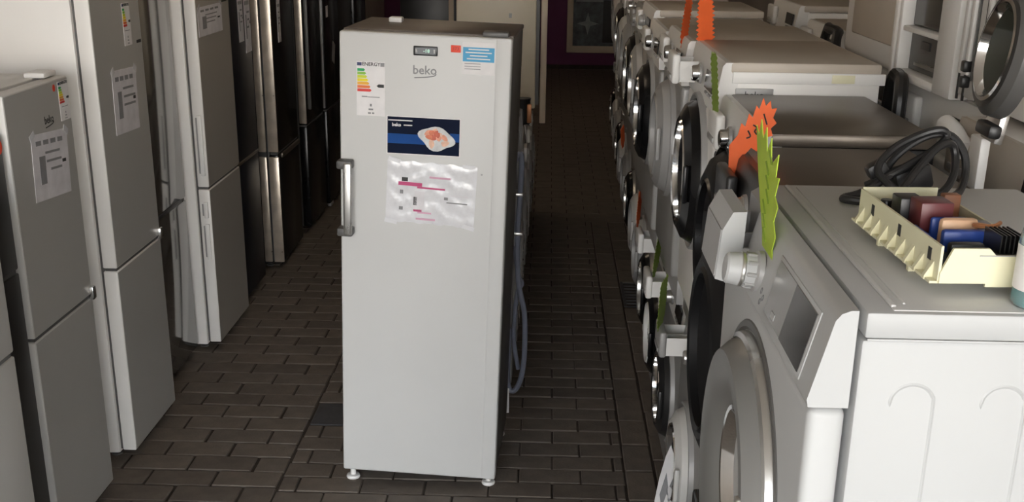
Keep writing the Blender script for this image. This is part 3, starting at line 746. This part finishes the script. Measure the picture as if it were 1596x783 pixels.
# ------------------------------------------------------------------ price tags on the right row
gpts = [(-2.364, 1.62), (-2.318, 1.70), (-2.262, 1.758), (-2.230, 1.80), (-2.211, 1.828), (-2.236, 1.818), (-2.246, 1.842), (-2.270, 1.818), (-2.290, 1.838), (-2.306, 1.806), (-2.330, 1.830), (-2.344, 1.796),
        (-2.387, 1.818), (-2.380, 1.786), (-2.404, 1.790), (-2.386, 1.762), (-2.410, 1.752), (-2.392, 1.728), (-2.412, 1.712), (-2.398, 1.690), (-2.412, 1.670), (-2.384, 1.62)]
gt = part('price_tag', None, lambda b: b.prism([(y+2.36, z-1.62) for y, z in gpts], 'x', -0.0006, 0.0006), tagg, None, (-0.036, -2.36, 1.602), smooth=False)
tag(gt, 'bright green jagged price tag standing in the open drawer of the nearest washing machine', 'price tag', 'jagged paper price tags')
for k in range(7):
    part('handwriting', None, lambda b: b.tube([(0, -0.012, 0), (0, 0.012, 0.014)], 0.0016, 5, 0), taggd, gt, (-0.0012, 0.02-0.0*k+0.008*(k % 3), 0.07+0.018*k))
ot = part('price_tag', None, lambda b: b.prism([(0.075, 1.600), (0.072, 1.668), (0.088, 1.690), (0.094, 1.715), (0.102, 1.708), (0.108, 1.735), (0.116, 1.727), (0.122, 1.752), (0.128, 1.744), (0.135, 1.768), (0.141, 1.751), (0.150, 1.762), (0.153, 1.745), (0.164, 1.747), (0.158, 1.727), (0.166, 1.716), (0.155, 1.705), (0.160, 1.690), (0.147, 1.686), (0.148, 1.668), (0.135, 1.672), (0.130, 1.656), (0.118, 1.664), (0.106, 1.650), (0.095, 1.600)], 'y', -0.0006, 0.0006), tago, None, (-0.035, -1.52, -0.017), smooth=False)
tag(ot, 'orange jagged price tag with black handwriting behind the bright green one', 'price tag', 'jagged paper price tags')
scrawl(ot, [[(0.138, 1.735), (0.146, 1.713)], [(0.118, 1.712), (0.126, 1.706), (0.122, 1.698), (0.130, 1.69)], [(0.108, 1.70), (0.114, 1.688), (0.106, 1.684)]], 0.0017)
price_tag('dark green narrow price tag on the chrome-rimmed stacked machine, edge-on', (0.092, -0.95, 1.592), (R(-4), R(8), R(97)), 0.05, 0.18, taggd, 3, group='jagged paper price tags')
price_tag('large orange price tag behind the white-sided stacked machine, the right of two', (0.150, -0.22, 1.69), (0, R(-4), R(25)), 0.05, 0.17, tago, 5, group='jagged paper price tags')
price_tag('narrow orange price tag, left of the large one on the stacked machines', (0.100, -0.02, 1.69), (0, R(12), R(60)), 0.05, 0.16, tago, 6, group='jagged paper price tags')
price_tag('small red-orange price tag high in the row, far along the stacked machines', (0.085, 2.42, 0.90), (0, R(-14), R(70)), 0.06, 0.12, tago, 7, group='jagged paper price tags')
price_tag('red-orange price tag halfway up the row, above the green ones', (0.062, 0.94, 0.83), (0, R(14), R(75)), 0.08, 0.15, tago, 8, group='jagged paper price tags')
price_tag('upper olive green price tag of the two in the open lower drawers', (0.080, 0.30, 0.80), (R(4), R(10), R(70)), 0.07, 0.17, taggd, 9, group='jagged paper price tags')
price_tag('lower olive green price tag of the two in the open lower drawers', (0.050, -0.30, 0.79), (R(4), R(-10), R(70)), 0.09, 0.20, taggd, 10, group='jagged paper price tags')
lf = part('leaflet', None, lambda b: b.prism([(-0.016, 0.26), (0.0, 0.30), (0.018, 0.25), (0.040, 0.12), (0.052, 0.0), (-0.04, 0.0), (-0.046, 0.10), (-0.034, 0.18)], 'y', -0.001, 0.001), paper, None, (0.090, -0.47, 0.16), (0, 0, R(15)), smooth=False)
tag(lf, 'white printed leaflet hanging low on the right row, bottom edge of the frame', 'leaflet')
part('leaflet_print', None, lambda b: b.prism([(0.0, 0.06), (0.03, 0.10), (0.045, 0.02), (0.0, 0.0)], 'y', 0, -0.0012), tagg, lf, (0, -0.001, 0))
part('leaflet_print', None, lambda b: b.prism([(-0.03, 0.12), (-0.01, 0.2), (0.0, 0.14), (-0.02, 0.07)], 'y', 0, -0.0012), inkgrey, lf, (0, -0.001, 0))
part('leaflet_print', None, lambda b: b.prism([(0.0, 0.14), (0.02, 0.19), (0.026, 0.14), (0.01, 0.1)], 'y', 0, -0.0012), inkgrey, lf, (0, -0.001, 0))

# ------------------------------------------------------------------ things on the nearest machine
TOPZ = 1.7008
tr = empty('control_board', (0.142, -2.525, TOPZ), R(3))
tag(tr, 'cream plastic tray with an electronic control board on the nearest washing machine', 'circuit board')
TW, TL, TB, TH = 0.112, 0.285, 0.014, 0.042
bx('tray_base', (0, 0, TB+0.002), (TW, TL, 0.004), cream, tr)
def lwall(b):
    b.box((-TW/2, 0, TB+0.021), (0.003, TL, 0.042))
lw = part('tray_wall', None, lwall, cream, tr)
for k in range(9):
    part('tray_rib', 'rib', lambda b: b.prism([(0, 0.022), (-0.010, 0.004), (-0.010, 0.0), (0, -0.001)], 'y', -0.0035, 0.0035), cream, lw, (-TW/2-0.0012, -TL/2+0.018+k*0.031, TB))
for k in range(3): bx('tray_slot', (-TW/2-0.0016, -TL/2+0.03+k*0.10, TB+0.026), (0.001, 0.010, 0.014), ink, lw)
bx('tray_lip', (-TW/2-0.005, 0, TB+0.001), (0.010, TL, 0.003), cream, lw)
def nwall(b):
    b.prism([(-TW/2, 0), (-0.004, 0), (-0.004, -0.004), (TW/2, -0.004), (TW/2, 0.032), (0.004, 0.032), (-0.004, 0.040), (-TW/2+0.012, 0.040), (-TW/2, 0.012)], 'y', -TL/2-0.002, -TL/2+0.002)
nw = part('tray_wall', None, nwall, cream, tr, (0, 0, TB))
bx('tray_seam', (0.02, -TL/2-0.0022, TB+0.018), (TW*0.62, 0.002, 0.0012), greyp, nw)
bx('tray_wall', (-0.005, TL/2, TB+0.024), (0.10, 0.003, 0.040), cream, tr)
bx('tray_wall', (TW/2, 0.05, TB+0.018), (0.003, 0.18, 0.030), cream, tr)
for (fx, fy_) in ((-TW/2+0.004, 0.06), (-TW/2+0.004, -0.05), (TW/2-0.012, -TL/2+0.004), (TW/2-0.01, TL/2-0.02)):
    bx('tray_foot', (fx, fy_, TB/2), (0.010, 0.008, TB), cream, tr, 0.001, 1)
bx('board', (0, 0, TB+0.012), (TW-0.010, TL-0.012, 0.0016), pcb, tr)
zb_ = TB+0.013
def comp(name, x, y, d, m_, bev=0.002): return bx(name, (x, y, zb_+d[2]/2), d, m_, tr, bev)
comp('relay', -0.010, 0.018, (0.040, 0.040, 0.044), maroon)
comp('relay', -0.026, 0.055, (0.030, 0.034, 0.040), black)
comp('transformer', 0.010, 0.060, (0.030, 0.030, 0.030), maroon)
comp('capacitor', 0.002, -0.062, (0.056, 0.012, 0.027), compblue, 0.004)
comp('capacitor', 0.004, -0.034, (0.046, 0.014, 0.034), peach, 0.006)
comp('capacitor', -0.002, -0.014, (0.040, 0.008, 0.030), compblue, 0.004)
comp('capacitor', -0.012, -0.100, (0.040, 0.014, 0.022), black, 0.004)
comp('connector', -0.038, -0.02, (0.014, 0.05, 0.016), compblue)
comp('connector', 0.040, 0.085, (0.022, 0.016, 0.036), mat('rust_part', (0.24, 0.09, 0.04), 0.5, var=0.1))
comp('chip', 0.036, 0.03, (0.020, 0.030, 0.016), dgrey)
comp('chip', 0.038, -0.02, (0.018, 0.018, 0.026), inkgrey)
hs = comp('heatsink', 0.034, -0.09, (0.030, 0.05, 0.012), black)
for k in range(6): bx('fin', (-0.012+k*0.005, 0, 0.016), (0.0016, 0.045, 0.022), black, hs)
part('coil', None, lambda b: b.tube([(0.014*math.cos(t*0.8), 0.014*math.sin(t*0.8), 0.003*t*0.5) for t in range(24)], 0.0026, 6, 3), copper, tr, (0.03, -0.052, zb_))
for k in range(5):
    part('small_capacitor', 'ecap', lambda b: b.lathe([(0, 0.024), (0.007, 0.024), (0.008, 0.022), (0.008, 0), (0, 0)], axis='z', sgn=1, n=16), black, tr, (-0.036+0.017*k, 0.102-0.012*(k % 2), zb_))

# coiled power cord
pc = empty('power_cord', (0.20, -2.20, TOPZ))
tag(pc, 'black coiled power cord with adapter block behind the control board', 'cable')
def P(x, z, y=0.0): return (x-0.20, y, z-TOPZ)
loop = [P(0.170, 1.735, .0), P(0.125, 1.714, -.02), P(0.097, 1.708, -.03), P(0.100, 1.7085, -.045), P(0.135, 1.7085, -.055), P(0.170, 1.716, -.04), P(0.205, 1.748, -.01), P(0.235, 1.775, .01),
        P(0.258, 1.782, .02), P(0.268, 1.765, .02), P(0.262, 1.735, .0), P(0.240, 1.715, -.02), P(0.205, 1.709, -.03), P(0.170, 1.722, -.02), P(0.150, 1.745, .0), P(0.175, 1.772, .02),
        P(0.215, 1.792, .03), P(0.245, 1.800, .03), P(0.255, 1.790, .03), P(0.235, 1.772, .02), P(0.200, 1.752, .01), P(0.165, 1.735, .0), P(0.138, 1.718, .01)]
part('cord', None, lambda b: b.tube(loop, 0.0060, 10, 5), cordm, pc)
loop2 = [P(0.160, 1.712, .03), P(0.185, 1.755, .04), P(0.225, 1.785, .045), P(0.260, 1.792, .04), P(0.282, 1.770, .03), P(0.287, 1.740, .02), P(0.275, 1.714, .0), P(0.255, 1.709, -.02)]
part('cord', None, lambda b: b.tube(loop2, 0.0060, 10, 5), cordm, pc)
part('adapter', None, lambda b: b.box((0, 0, 0), (0.060, 0.045, 0.040), 0.008, 2), cordm, pc, P(0.205, 1.727, .025), (0, R(-18), R(12)))
part('plug', None, lambda b: b.box((0, 0, 0), (0.030, 0.026, 0.024), 0.006, 2), cordm, pc, P(0.153, 1.742, .015), (0, R(-30), 0))

# bottle at the right edge
bt = empty('bottle', (0.197, -2.70, TOPZ))
tag(bt, 'clear bottle with teal liquid and white label at the right edge', 'bottle')
part('bottle_body', None, lambda b: b.lathe([(0, 0), (0.029, 0), (0.032, 0.004), (0.032, 0.075), (0.029, 0.090), (0.018, 0.104), (0.012, 0.112), (0.012, 0.122), (0.0, 0.122)], axis='z', sgn=1, n=36), bottlec, bt)
part('liquid', None, lambda b: b.lathe([(0, 0.002), (0.0285, 0.002), (0.0305, 0.006), (0.0305, 0.058), (0, 0.058)], axis='z', sgn=1, n=36), teal, bt)
part('bottle_cap', None, lambda b: b.lathe([(0, 0.145), (0.013, 0.145), (0.014, 0.142), (0.014, 0.120), (0, 0.120)], axis='z', sgn=1, n=24), white2, bt)
lb = part('bottle_label', None, lambda b: b.lathe([(0.0323, 0.020), (0.0327, 0.020), (0.0327, 0.068), (0.0323, 0.068)], axis='z', sgn=1, n=36, close=True), paper, bt)
for k, (t0, zz, mm) in enumerate([(-100, 0.058, pinklt), (-118, 0.05, pinklt), (-96, 0.04, inkgrey), (-110, 0.032, inkgrey), (-125, 0.06, teal)]):
    a = R(t0)
    bx('label_print', (0.0328*math.cos(a), 0.0328*math.sin(a), zz), (0.012, 0.001, 0.008), mm, lb, 0, 2, (0, 0, a+PI/2))

# ------------------------------------------------------------------ second row behind, on the right
RG = 'second row of appliances along the right wall'
rear = [(-1.98, -1.38, 0.56, 'white appliance stack lowest machine nearest the right edge'), (-1.32, -0.72, 0.64, 'white machine on the floor of the second row, middle'), (-0.69, -0.07, 0.64, 'white machine on the floor of the second row, furthest')]
rl = [['white machine on the floor at the near end of the second row', 'white machine with bright vertical grip, under the loose porthole door'],
      ['white machine on the floor in the middle of the second row', 'white machine below the appliance with two dark glass panels'],
      ['white machine on the floor at the far end of the second row', 'white machine below the plain pale cabinet in the second row']]
for i, (ya, yb, xf, _) in enumerate(rear):
    for lv in range(2):
        mm = washer(rl[i][lv], xf, (ya+yb)/2, 0.85*lv, yb-ya, 0.46, 0.85, white, white, beigeshade if (i == 0 and lv == 1) else white2, silver, glassd, feet=(lv == 0), group=RG, dial=False, fascia_t=0.012, proud=0.03)
        if lv == 1 and i == 0:
            bx('grip', (-0.06, -0.046, 0.795), (0.060, 0.020, 0.105), white2, mm, 0.004)
            part('white_pipe', None, lambda b: b.tube([(-0.27, -0.045, 0.835), (-0.21, -0.045, 0.825), (-0.15, -0.045, 0.80)], 0.021, 14, 4), white2, mm)
# A plain pale cabinet
a_ = empty('cabinet_appliance', (0.60, -0.385, 1.70), RW)
tag(a_, 'pale grey-white appliance standing on the second row, plain side to the aisle', 'appliance', RG)
bx('body', (0, 0.27, 0.35), (0.60, 0.52, 0.70), white, a_, 0.02, 3)
bx('side_panel', (0.03, 0.008, 0.37), (0.44, 0.01, 0.60), beigeshade, a_, 0.02, 3)
bx('edge_post', (0.286, 0.01, 0.35), (0.03, 0.03, 0.70), white, a_, 0.008)
# B white frame with two dark glass panels
b_ = empty('oven', (0.60, -0.935, 1.70), RW)
tag(b_, 'white-framed appliance with two dark glass panels on the second row', 'oven', RG)
bx('body', (0, 0.29, 0.33), (0.46, 0.50, 0.66), white, b_, 0.01)
for (xa, xb_, za, zb2) in ((-0.23, -0.205, 0.0, 0.66), (0.10, 0.23, 0.0, 0.66)):
    bx('frame', ((xa+xb_)/2, 0.02, (za+zb2)/2), (xb_-xa, 0.05, zb2-za), white2, b_, 0.008)
bx('frame', (-0.05, 0.02, 0.012), (0.31, 0.05, 0.024), white2, b_, 0.006)
bx('frame', (-0.05, 0.022, 0.13), (0.31, 0.04, 0.014), white2, b_, 0.004)
bx('glass_panel', (-0.05, 0.034, 0.075), (0.305, 0.012, 0.10), dgrey, b_)
gp = bx('glass_panel', (-0.05, 0.034, 0.40), (0.305, 0.012, 0.52), displayd, b_)
bx('panel_trim', (-0.05, 0.024, 0.045), (0.16, 0.012, 0.008), steel, b_)
bx('panel_badge', (-0.07, 0.026, 0.095), (0.07, 0.006, 0.020), black, b_)
# C rear panel with pressed slots
c_ = empty('washing_machine', (0.60, -1.475, 1.70), RW)
tag(c_, 'white machine turned round, its ribbed back panel facing the aisle', 'washing machine', RG)
bx('body', (0, 0.27, 0.41), (0.60, 0.50, 0.80), white, c_, 0.012)
bx('back_panel', (0, 0.014, 0.41), (0.58, 0.016, 0.78), white2, c_, 0.003)
for (xx, z0_, z1_, mm) in ((-0.283, 0.01, 0.76, ink), (-0.245, 0.01, 0.76, ink), (-0.205, 0.06, 0.76, dgrey), (-0.16, 0.02, 0.76, ink), (-0.105, 0.02, 0.09, ink), (-0.10, 0.13, 0.5, ink), (-0.06, 0.02, 0.5, ink)):
    bx('slot', (xx, 0.0055, (z0_+z1_)/2), (0.008, 0.004, z1_-z0_), mm, c_)
for (xx, zz) in ((-0.225, 0.09), (-0.225, 0.055)): bx('clip', (xx, -0.002, zz), (0.024, 0.02, 0.025), black, c_, 0.004)
for xx in (-0.264, -0.225, -0.13, -0.08): bx('rib', (xx, 0.0, 0.42), (0.020, 0.010, 0.70), white2, c_, 0.004)
# D loose porthole door leaning on it
pd = empty('porthole_door', (0.50, -1.70, 1.70), rot=(R(-8), 0, R(-93)))
pd.scale = (0.84, 0.84, 0.84)
tag(pd, 'loose round porthole door with chrome rim leaning on the ribbed back panel', 'washing machine door')
part('ring', None, lambda b: b.lathe([(0.105, 0.0), (0.108, 0.035), (0.125, 0.045), (0.142, 0.030), (0.146, 0.0)], n=48, close=True), dgrey, pd, (0, 0, 0.20))
part('rim', None, lambda b: b.lathe([(0.098, 0.030), (0.104, 0.050), (0.112, 0.048), (0.110, 0.028)], n=48, close=True), chrome, pd, (0, 0, 0.20))
part('glass_bowl', None, lambda b: b.lathe([(0, -0.03), (0.05, -0.025), (0.085, 0.0), (0.105, 0.03), (0.100, 0.03), (0.08, 0.004), (0.048, -0.02), (0, -0.024)], n=40), mat('bowl_glass', (0.05, 0.055, 0.045), 0.08, var=0.1, coat=0.5), pd, (0, 0, 0.20))
bx('latch', (0.06, -0.03, 0.035), (0.10, 0.03, 0.03), black, pd, 0.008)
bx('hinge', (-0.02, 0.01, 0.034), (0.10, 0.02, 0.068), steel, pd, 0.004)
# E pale topped machine further in
for lv in range(2):
    washer(['white machine on the floor far along the second row', 'white machine with pale top far along the second row'][lv], 0.80, 0.95, 0.85*lv, 0.60, 0.50, 0.85, white, beigeshade if lv else white, white2, silver, glassd, feet=(lv == 0), group=RG, dial=False)
for lv in range(2):
    washer(['white machine on the floor at the back end of the second row', 'white machine with beige-shaded top at the back end of the second row'][lv], 0.80, 1.75, 0.87*lv, 0.60, 0.50, 0.87, white, beigeshade, white2, silver, glassd, feet=(lv == 0), group=RG, dial=False)
# dark hoses in the gap
for k, (xx, yy, zz, lab) in enumerate([(0.566, -0.90, 1.71, 'black corrugated drain hose hanging behind the white-sided machine'), (0.70, 0.36, 1.72, 'dark drain hose lying across the second row tops')]):
    pts = [(0, 0.0, -0.45), (0.0, 0.0, -0.10), (0.005, 0.02, -0.02), (0.015, 0.07, 0.0), (0.02, 0.16, -0.04), (0.02, 0.2, -0.4)] if k == 0 else [(-0.03, -0.10, -0.20), (-0.02, -0.06, -0.02), (0.0, 0.0, 0.0), (0.0, 0.14, 0.0), (0.02, 0.26, -0.02), (0.0, 0.34, -0.2)]
    h = part('drain_hose', None, lambda b: b.tube(pts, 0.018, 10, 5), black, None, (xx, yy, zz))
    tag(h, lab, 'hose')

# ------------------------------------------------------------------ row in the middle, behind the freezer
MG = 'machines in the middle row behind the freezer'
for i in range(6):
    yc = 1.17+i*0.63
    kinds = [greyp, silver, greyp, silver, white, white][i]
    washer('grey machine of the middle row, %s behind the freezer' % ordn[i], -0.505+0.006*i, yc, 0.0, 0.60, 0.50, 0.85, kinds, dgrey, kinds, silver if i % 2 else greyp, glassd, rz=PI/2, group=MG, dial=False, fascia_t=0.012, proud=0.045)
for i in range(2):
    yc = 1.17+i*0.63
    washer('upper machine of the middle row, %s behind the freezer' % ordn[i], -0.51, yc, 0.85, 0.60, 0.50, 0.50 if i == 0 else 0.46, dgrey, dgrey, dgrey, greyp, glassd, rz=PI/2, group=MG, dial=False, door_r=0.12, door_c=0.22, fascia_t=0.012, proud=0.03, feet=False)
# white upright cabinet standing on the middle row
l_ = empty('fridge', (-0.352, 4.30, 0.86), PI/2)
tag(l_, 'tall cream-white fridge standing high behind the freezer', 'refrigerator')
bx('body', (0, 0.075+0.27, 0.55), (0.60, 0.54, 1.10), mat('cream_enamel', (0.82, 0.73, 0.57), 0.4, var=0.04, scale=3), l_, 0.01)
bx('gasket', (0, 0.064, 0.55), (0.57, 0.024, 1.05), dgrey, l_)
bx('door', (0, 0.022, 0.50), (0.60, 0.042, 1.20), framew, l_, 0.006)
bx('side_mark', (-0.301, 0.25, 0.62), (0.002, 0.02, 0.03), greyp, l_)
# drain hose and inlet hose at the back of the freezer
hb = empty('hose_bundle', (-0.455, 0.80, 0.0))
tag(hb, 'blue-grey hoses hanging in loops down behind the freezer', 'hose')
part('hose', None, lambda b: b.tube([(-0.03, 0, 1.10), (0.0, 0.0, 1.17), (0.012, 0.0, 1.12), (0.0, 0, 0.85), (0.005, 0, 0.62), (0.035, 0.0, 0.45), (0.032, 0.0, 0.22), (0.0, 0.0, 0.11), (-0.035, 0.0, 0.14), (-0.03, 0, 0.4)], 0.012, 10, 6), hosem, hb)
part('hose', None, lambda b: b.tube([(-0.03, 0.03, 0.9), (0.0, 0.02, 0.66), (0.02, 0.02, 0.60), (0.0, 0.02, 0.55), (-0.012, 0.02, 0.35), (0.01, 0.02, 0.20)], 0.010, 10, 6), hosem, hb)
part('chrome_pipe', None, lambda b: b.tube([(-0.018, -0.01, 0.78), (-0.018, -0.01, 1.15)], 0.007, 10, 0), chrome, hb)
for zz in (0.83, 1.0): bx('clamp', (-0.005, -0.01, zz), (0.05, 0.02, 0.014), steel, hb, 0.003)
part('base_rail', None, lambda b: b.box((-0.035, -0.01, 0.06), (0.012, 0.012, 0.12), 0.002, 1), white2, hb)
# small things on the middle row
mg = empty('jug', (-0.50, 3.42, 0.856))
tag(mg, 'dark jug with orange front on the middle row under the tall cream-white fridge', 'jug')
part('jug_body', None, lambda b: b.lathe([(0, 0), (0.05, 0), (0.06, 0.05), (0.05, 0.14), (0.055, 0.16), (0, 0.155)], axis='z', sgn=1, n=24), black, mg)
part('jug_handle', None, lambda b: b.tube([(-0.05, 0, 0.13), (-0.09, 0, 0.12), (-0.09, 0, 0.06), (-0.055, 0, 0.04)], 0.008, 8, 4), framew, mg)
bx('orange_face', (0.045, -0.04, 0.07), (0.03, 0.03, 0.12), copper, mg, 0.006)

# ------------------------------------------------------------------ back wall
pf = empty('picture', (0.33, 13.38, 0.24))
tag(pf, 'framed picture with pale cream frame on the purple back wall', 'picture')
bx('print', (0, -0.012, 0.55), (0.76, 0.01, 1.0), picgrey, pf)
bx('frame', (0, -0.02, 0.05), (0.78, 0.035, 0.10), framew, pf, 0.008)
bx('frame', (0, -0.02, 1.06), (0.78, 0.035, 0.10), framew, pf, 0.008)
bx('frame', (-0.36, -0.02, 0.55), (0.09, 0.035, 1.1), framew, pf, 0.008)
bx('frame', (0.36, -0.02, 0.55), (0.09, 0.035, 1.1), framew, pf, 0.008)
part('print_star', None, lambda b: b.prism([((0.16 if k % 2 == 0 else 0.05)*math.cos(k*PI/4), (0.16 if k % 2 == 0 else 0.05)*math.sin(k*PI/4)) for k in range(8)], 'y', 0, -0.004), piclight, pf, (-0.10, -0.018, 0.42))
bx('print_band', (0.22, -0.019, 0.45), (0.20, 0.004, 0.6), displayd, pf)
bx('print_top', (-0.08, -0.019, 0.80), (0.40, 0.004, 0.14), piclight, pf)
wf = fridge('fridge', 'dark fridge with pale door edge, far behind the freezer on its left', -1.50, 7.6, 0, 0.6, 0.6, 1.9, None, black, black)[0]
bx('edge_strip', (0.20, -0.008, 1.2), (0.05, 0.016, 1.4), framew, wf, 0.004)
